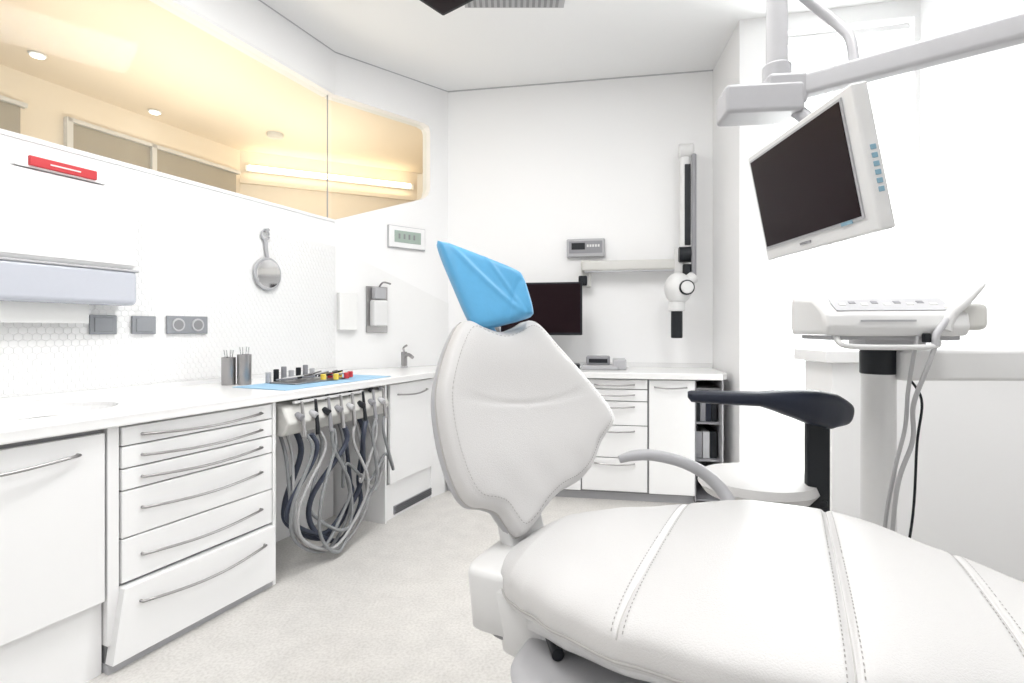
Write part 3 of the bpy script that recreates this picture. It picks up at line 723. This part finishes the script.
tube('supply_hose_2',[hb+X*-.035+Y*-.02+Vector((0,0,-.03)),(1.30,1.66,1.10),(1.28,1.69,.98),(1.30,1.72,.86),(1.28,1.76,.70),(1.32,1.85,.4),(1.39,1.96,.08)],.007,'hose2',du)
tube('supply_hose_3',[(1.50,2.02,1.05),(1.53,1.98,.96),(1.49,1.95,.80),(1.47,1.95,.5),(1.43,2.0,.08)],.0045,'dark',du)
obox('hose_plug',C0+X*.02+Y*-.18+Vector((0,0,-.005)),X,Y,(0,0,1),.018,.025,.03,'dark',du,.004)

# ---------------- overhead display on arm ----------------
om=G('patient_monitor_on_arm',(.8,1.4,1.7))
Hh=Vector((-.062,0,.31)).normalized(); Ln=Vector((0,1,0)); Nf=Vector((-Hh.z,0,Hh.x))
C=Vector((.741,1.355,1.583))
obox('casing',C-Nf*.018,Ln,Hh,Nf,.49,.315,.036,'plas',om,.006,3)
obox('bezel_inner',C+Nf*.0015+Hh*.010+Ln*.010,Ln,Hh,Nf,.437,.266,.004,'lgplas',om)
obox('screen',C+Nf*.003+Hh*.010+Ln*.010,Ln,Hh,Nf,.425,.254,.004,'screen',om)
obox('casing_back',C-Nf*.045+Ln*.03,Ln,Hh,Nf,.32,.20,.03,'cream',om,.015,3)
for i in range(6): obox('side_button_%d'%i,C-Ln*.2455-Nf*.019+Hh*(.018-i*.018),Nf,Hh,Ln,.012,.011,.003,'btn',om,.001)
obox('logo',C+Nf*.0015-Hh*.137+Ln*.03,Ln,Hh,Nf,.05,.006,.002,'gplas',om)
obox('tag',C+Nf*.004-Hh*.122-Ln*.15,Ln,Hh,Nf,.04,.008,.002,'btn',om)
obox('joint_block',(.745,1.60,1.90),(1,-.12,0),(.12,1,0),(0,0,1),.22,.12,.085,'lgplas',om,.012,3)
obox('joint_block_step',(.81,1.60,1.925),(1,-.12,0),(.12,1,0),(0,0,1),.11,.13,.09,'lgplas',om,.012,3)
cyl('drop_tube',(.80,1.60,1.95),(.80,1.60,H),.030,'carc',om)
cyl('drop_tube_sleeve',(.80,1.60,1.96),(.80,1.60,2.02),.040,'lgplas',om)
lathe('ceiling_flange',(.80,1.60,H-.04),[(.05,0),(.09,.02),(.09,.04)],'plas',om)
obox('boom_arm',(1.30,1.175,1.935),(.47,-.405,0),(.405,.47,0),(0,0,1),1.25,.05,.062,'carc',om,.012,3)
cyl('boom_column',(1.78,.76,1.88),(1.78,.76,H),.04,'lgplas',om)
tube('link_arm',[(.84,1.58,1.88),(.87,1.52,1.80),(.87,1.45,1.68),(.83,1.40,1.60),(.79,1.38,1.585)],.02,'lgplas',om)
tube('cable_hose',[(.82,1.60,2.26),(.86,1.60,2.24),(.91,1.58,2.18),(.945,1.55,2.12),(.955,1.50,2.05),(.95,1.47,1.96)],.014,'lgplas',om)

# ceiling-mounted screen over the chair
cm=G('ceiling_mounted_screen',(-.18,1.96,2.55))
X=Vector((.79,-.61,0)).normalized();Y=Vector((.61,.79,0)).normalized();Z=Vector((0,0,1)); c0=Vector((-.19,1.955,2.555))
obox('casing',c0,X,Y,Z,.50,.32,.03,'dark',cm,.008)
obox('screen',c0-Z*.0165,X,Y,Z,.46,.28,.003,'screen',cm)
obox('rim',c0+Z*.018,X,Y,Z,.53,.35,.014,'plas',cm,.006)
cyl('mount_pole',c0,(c0.x,c0.y,H),.025,'plas',cm)

# ---------------- lights ----------------
w=bpy.data.worlds.new('World'); scene.world=w; w.use_nodes=True
bg=w.node_tree.nodes['Background']; bg.inputs[0].default_value=(.97,.985,1,1); bg.inputs[1].default_value=3.0
def area(name,loc,tgt,sx,sy,pw,col=(1,1,1)):
    l=bpy.data.lights.new(name,'AREA'); l.shape='RECTANGLE'; l.size=sx; l.size_y=sy; l.energy=pw; l.color=col
    o=bpy.data.objects.new(name,l); o.location=loc; d=Vector(tgt)-Vector(loc); o.rotation_euler=d.to_track_quat('-Z','Y').to_euler(); scene.collection.objects.link(o); return o
for i,(x,y,k) in enumerate(fill_panels):
    area('added_panel_lamp_%d'%i,(x,y,H-.05),(x,y,0),.6,1.2,31*k,(1,.995,.99))  # area lamps under the added panels, set for overall brightness
area('adjoining_fill_1',(-2.3,3.6,2.2),(-2.3,3.6,3),.8,1.6,13,(1,.90,.76))  # added unseen uplights without fittings, warming the adjoining ceiling
area('adjoining_fill_2',(-1.8,4.9,2.2),(-1.8,4.9,3),.8,.8,8,(1,.90,.76))
p=FW.p(.6,-.3,1.8); area('window_daylight',p,p+FW.n,.8,2.6,65,(.98,.99,1))

# ---------------- camera ----------------
cam=bpy.data.cameras.new('camera'); co=bpy.data.objects.new('camera',cam); scene.collection.objects.link(co)
co.location=(0,0,1.22); co.rotation_euler=(math.pi/2,0,0); cam.sensor_width=36; cam.lens=530/1024*36; cam.shift_y=-.0112; cam.clip_start=.02
scene.camera=co
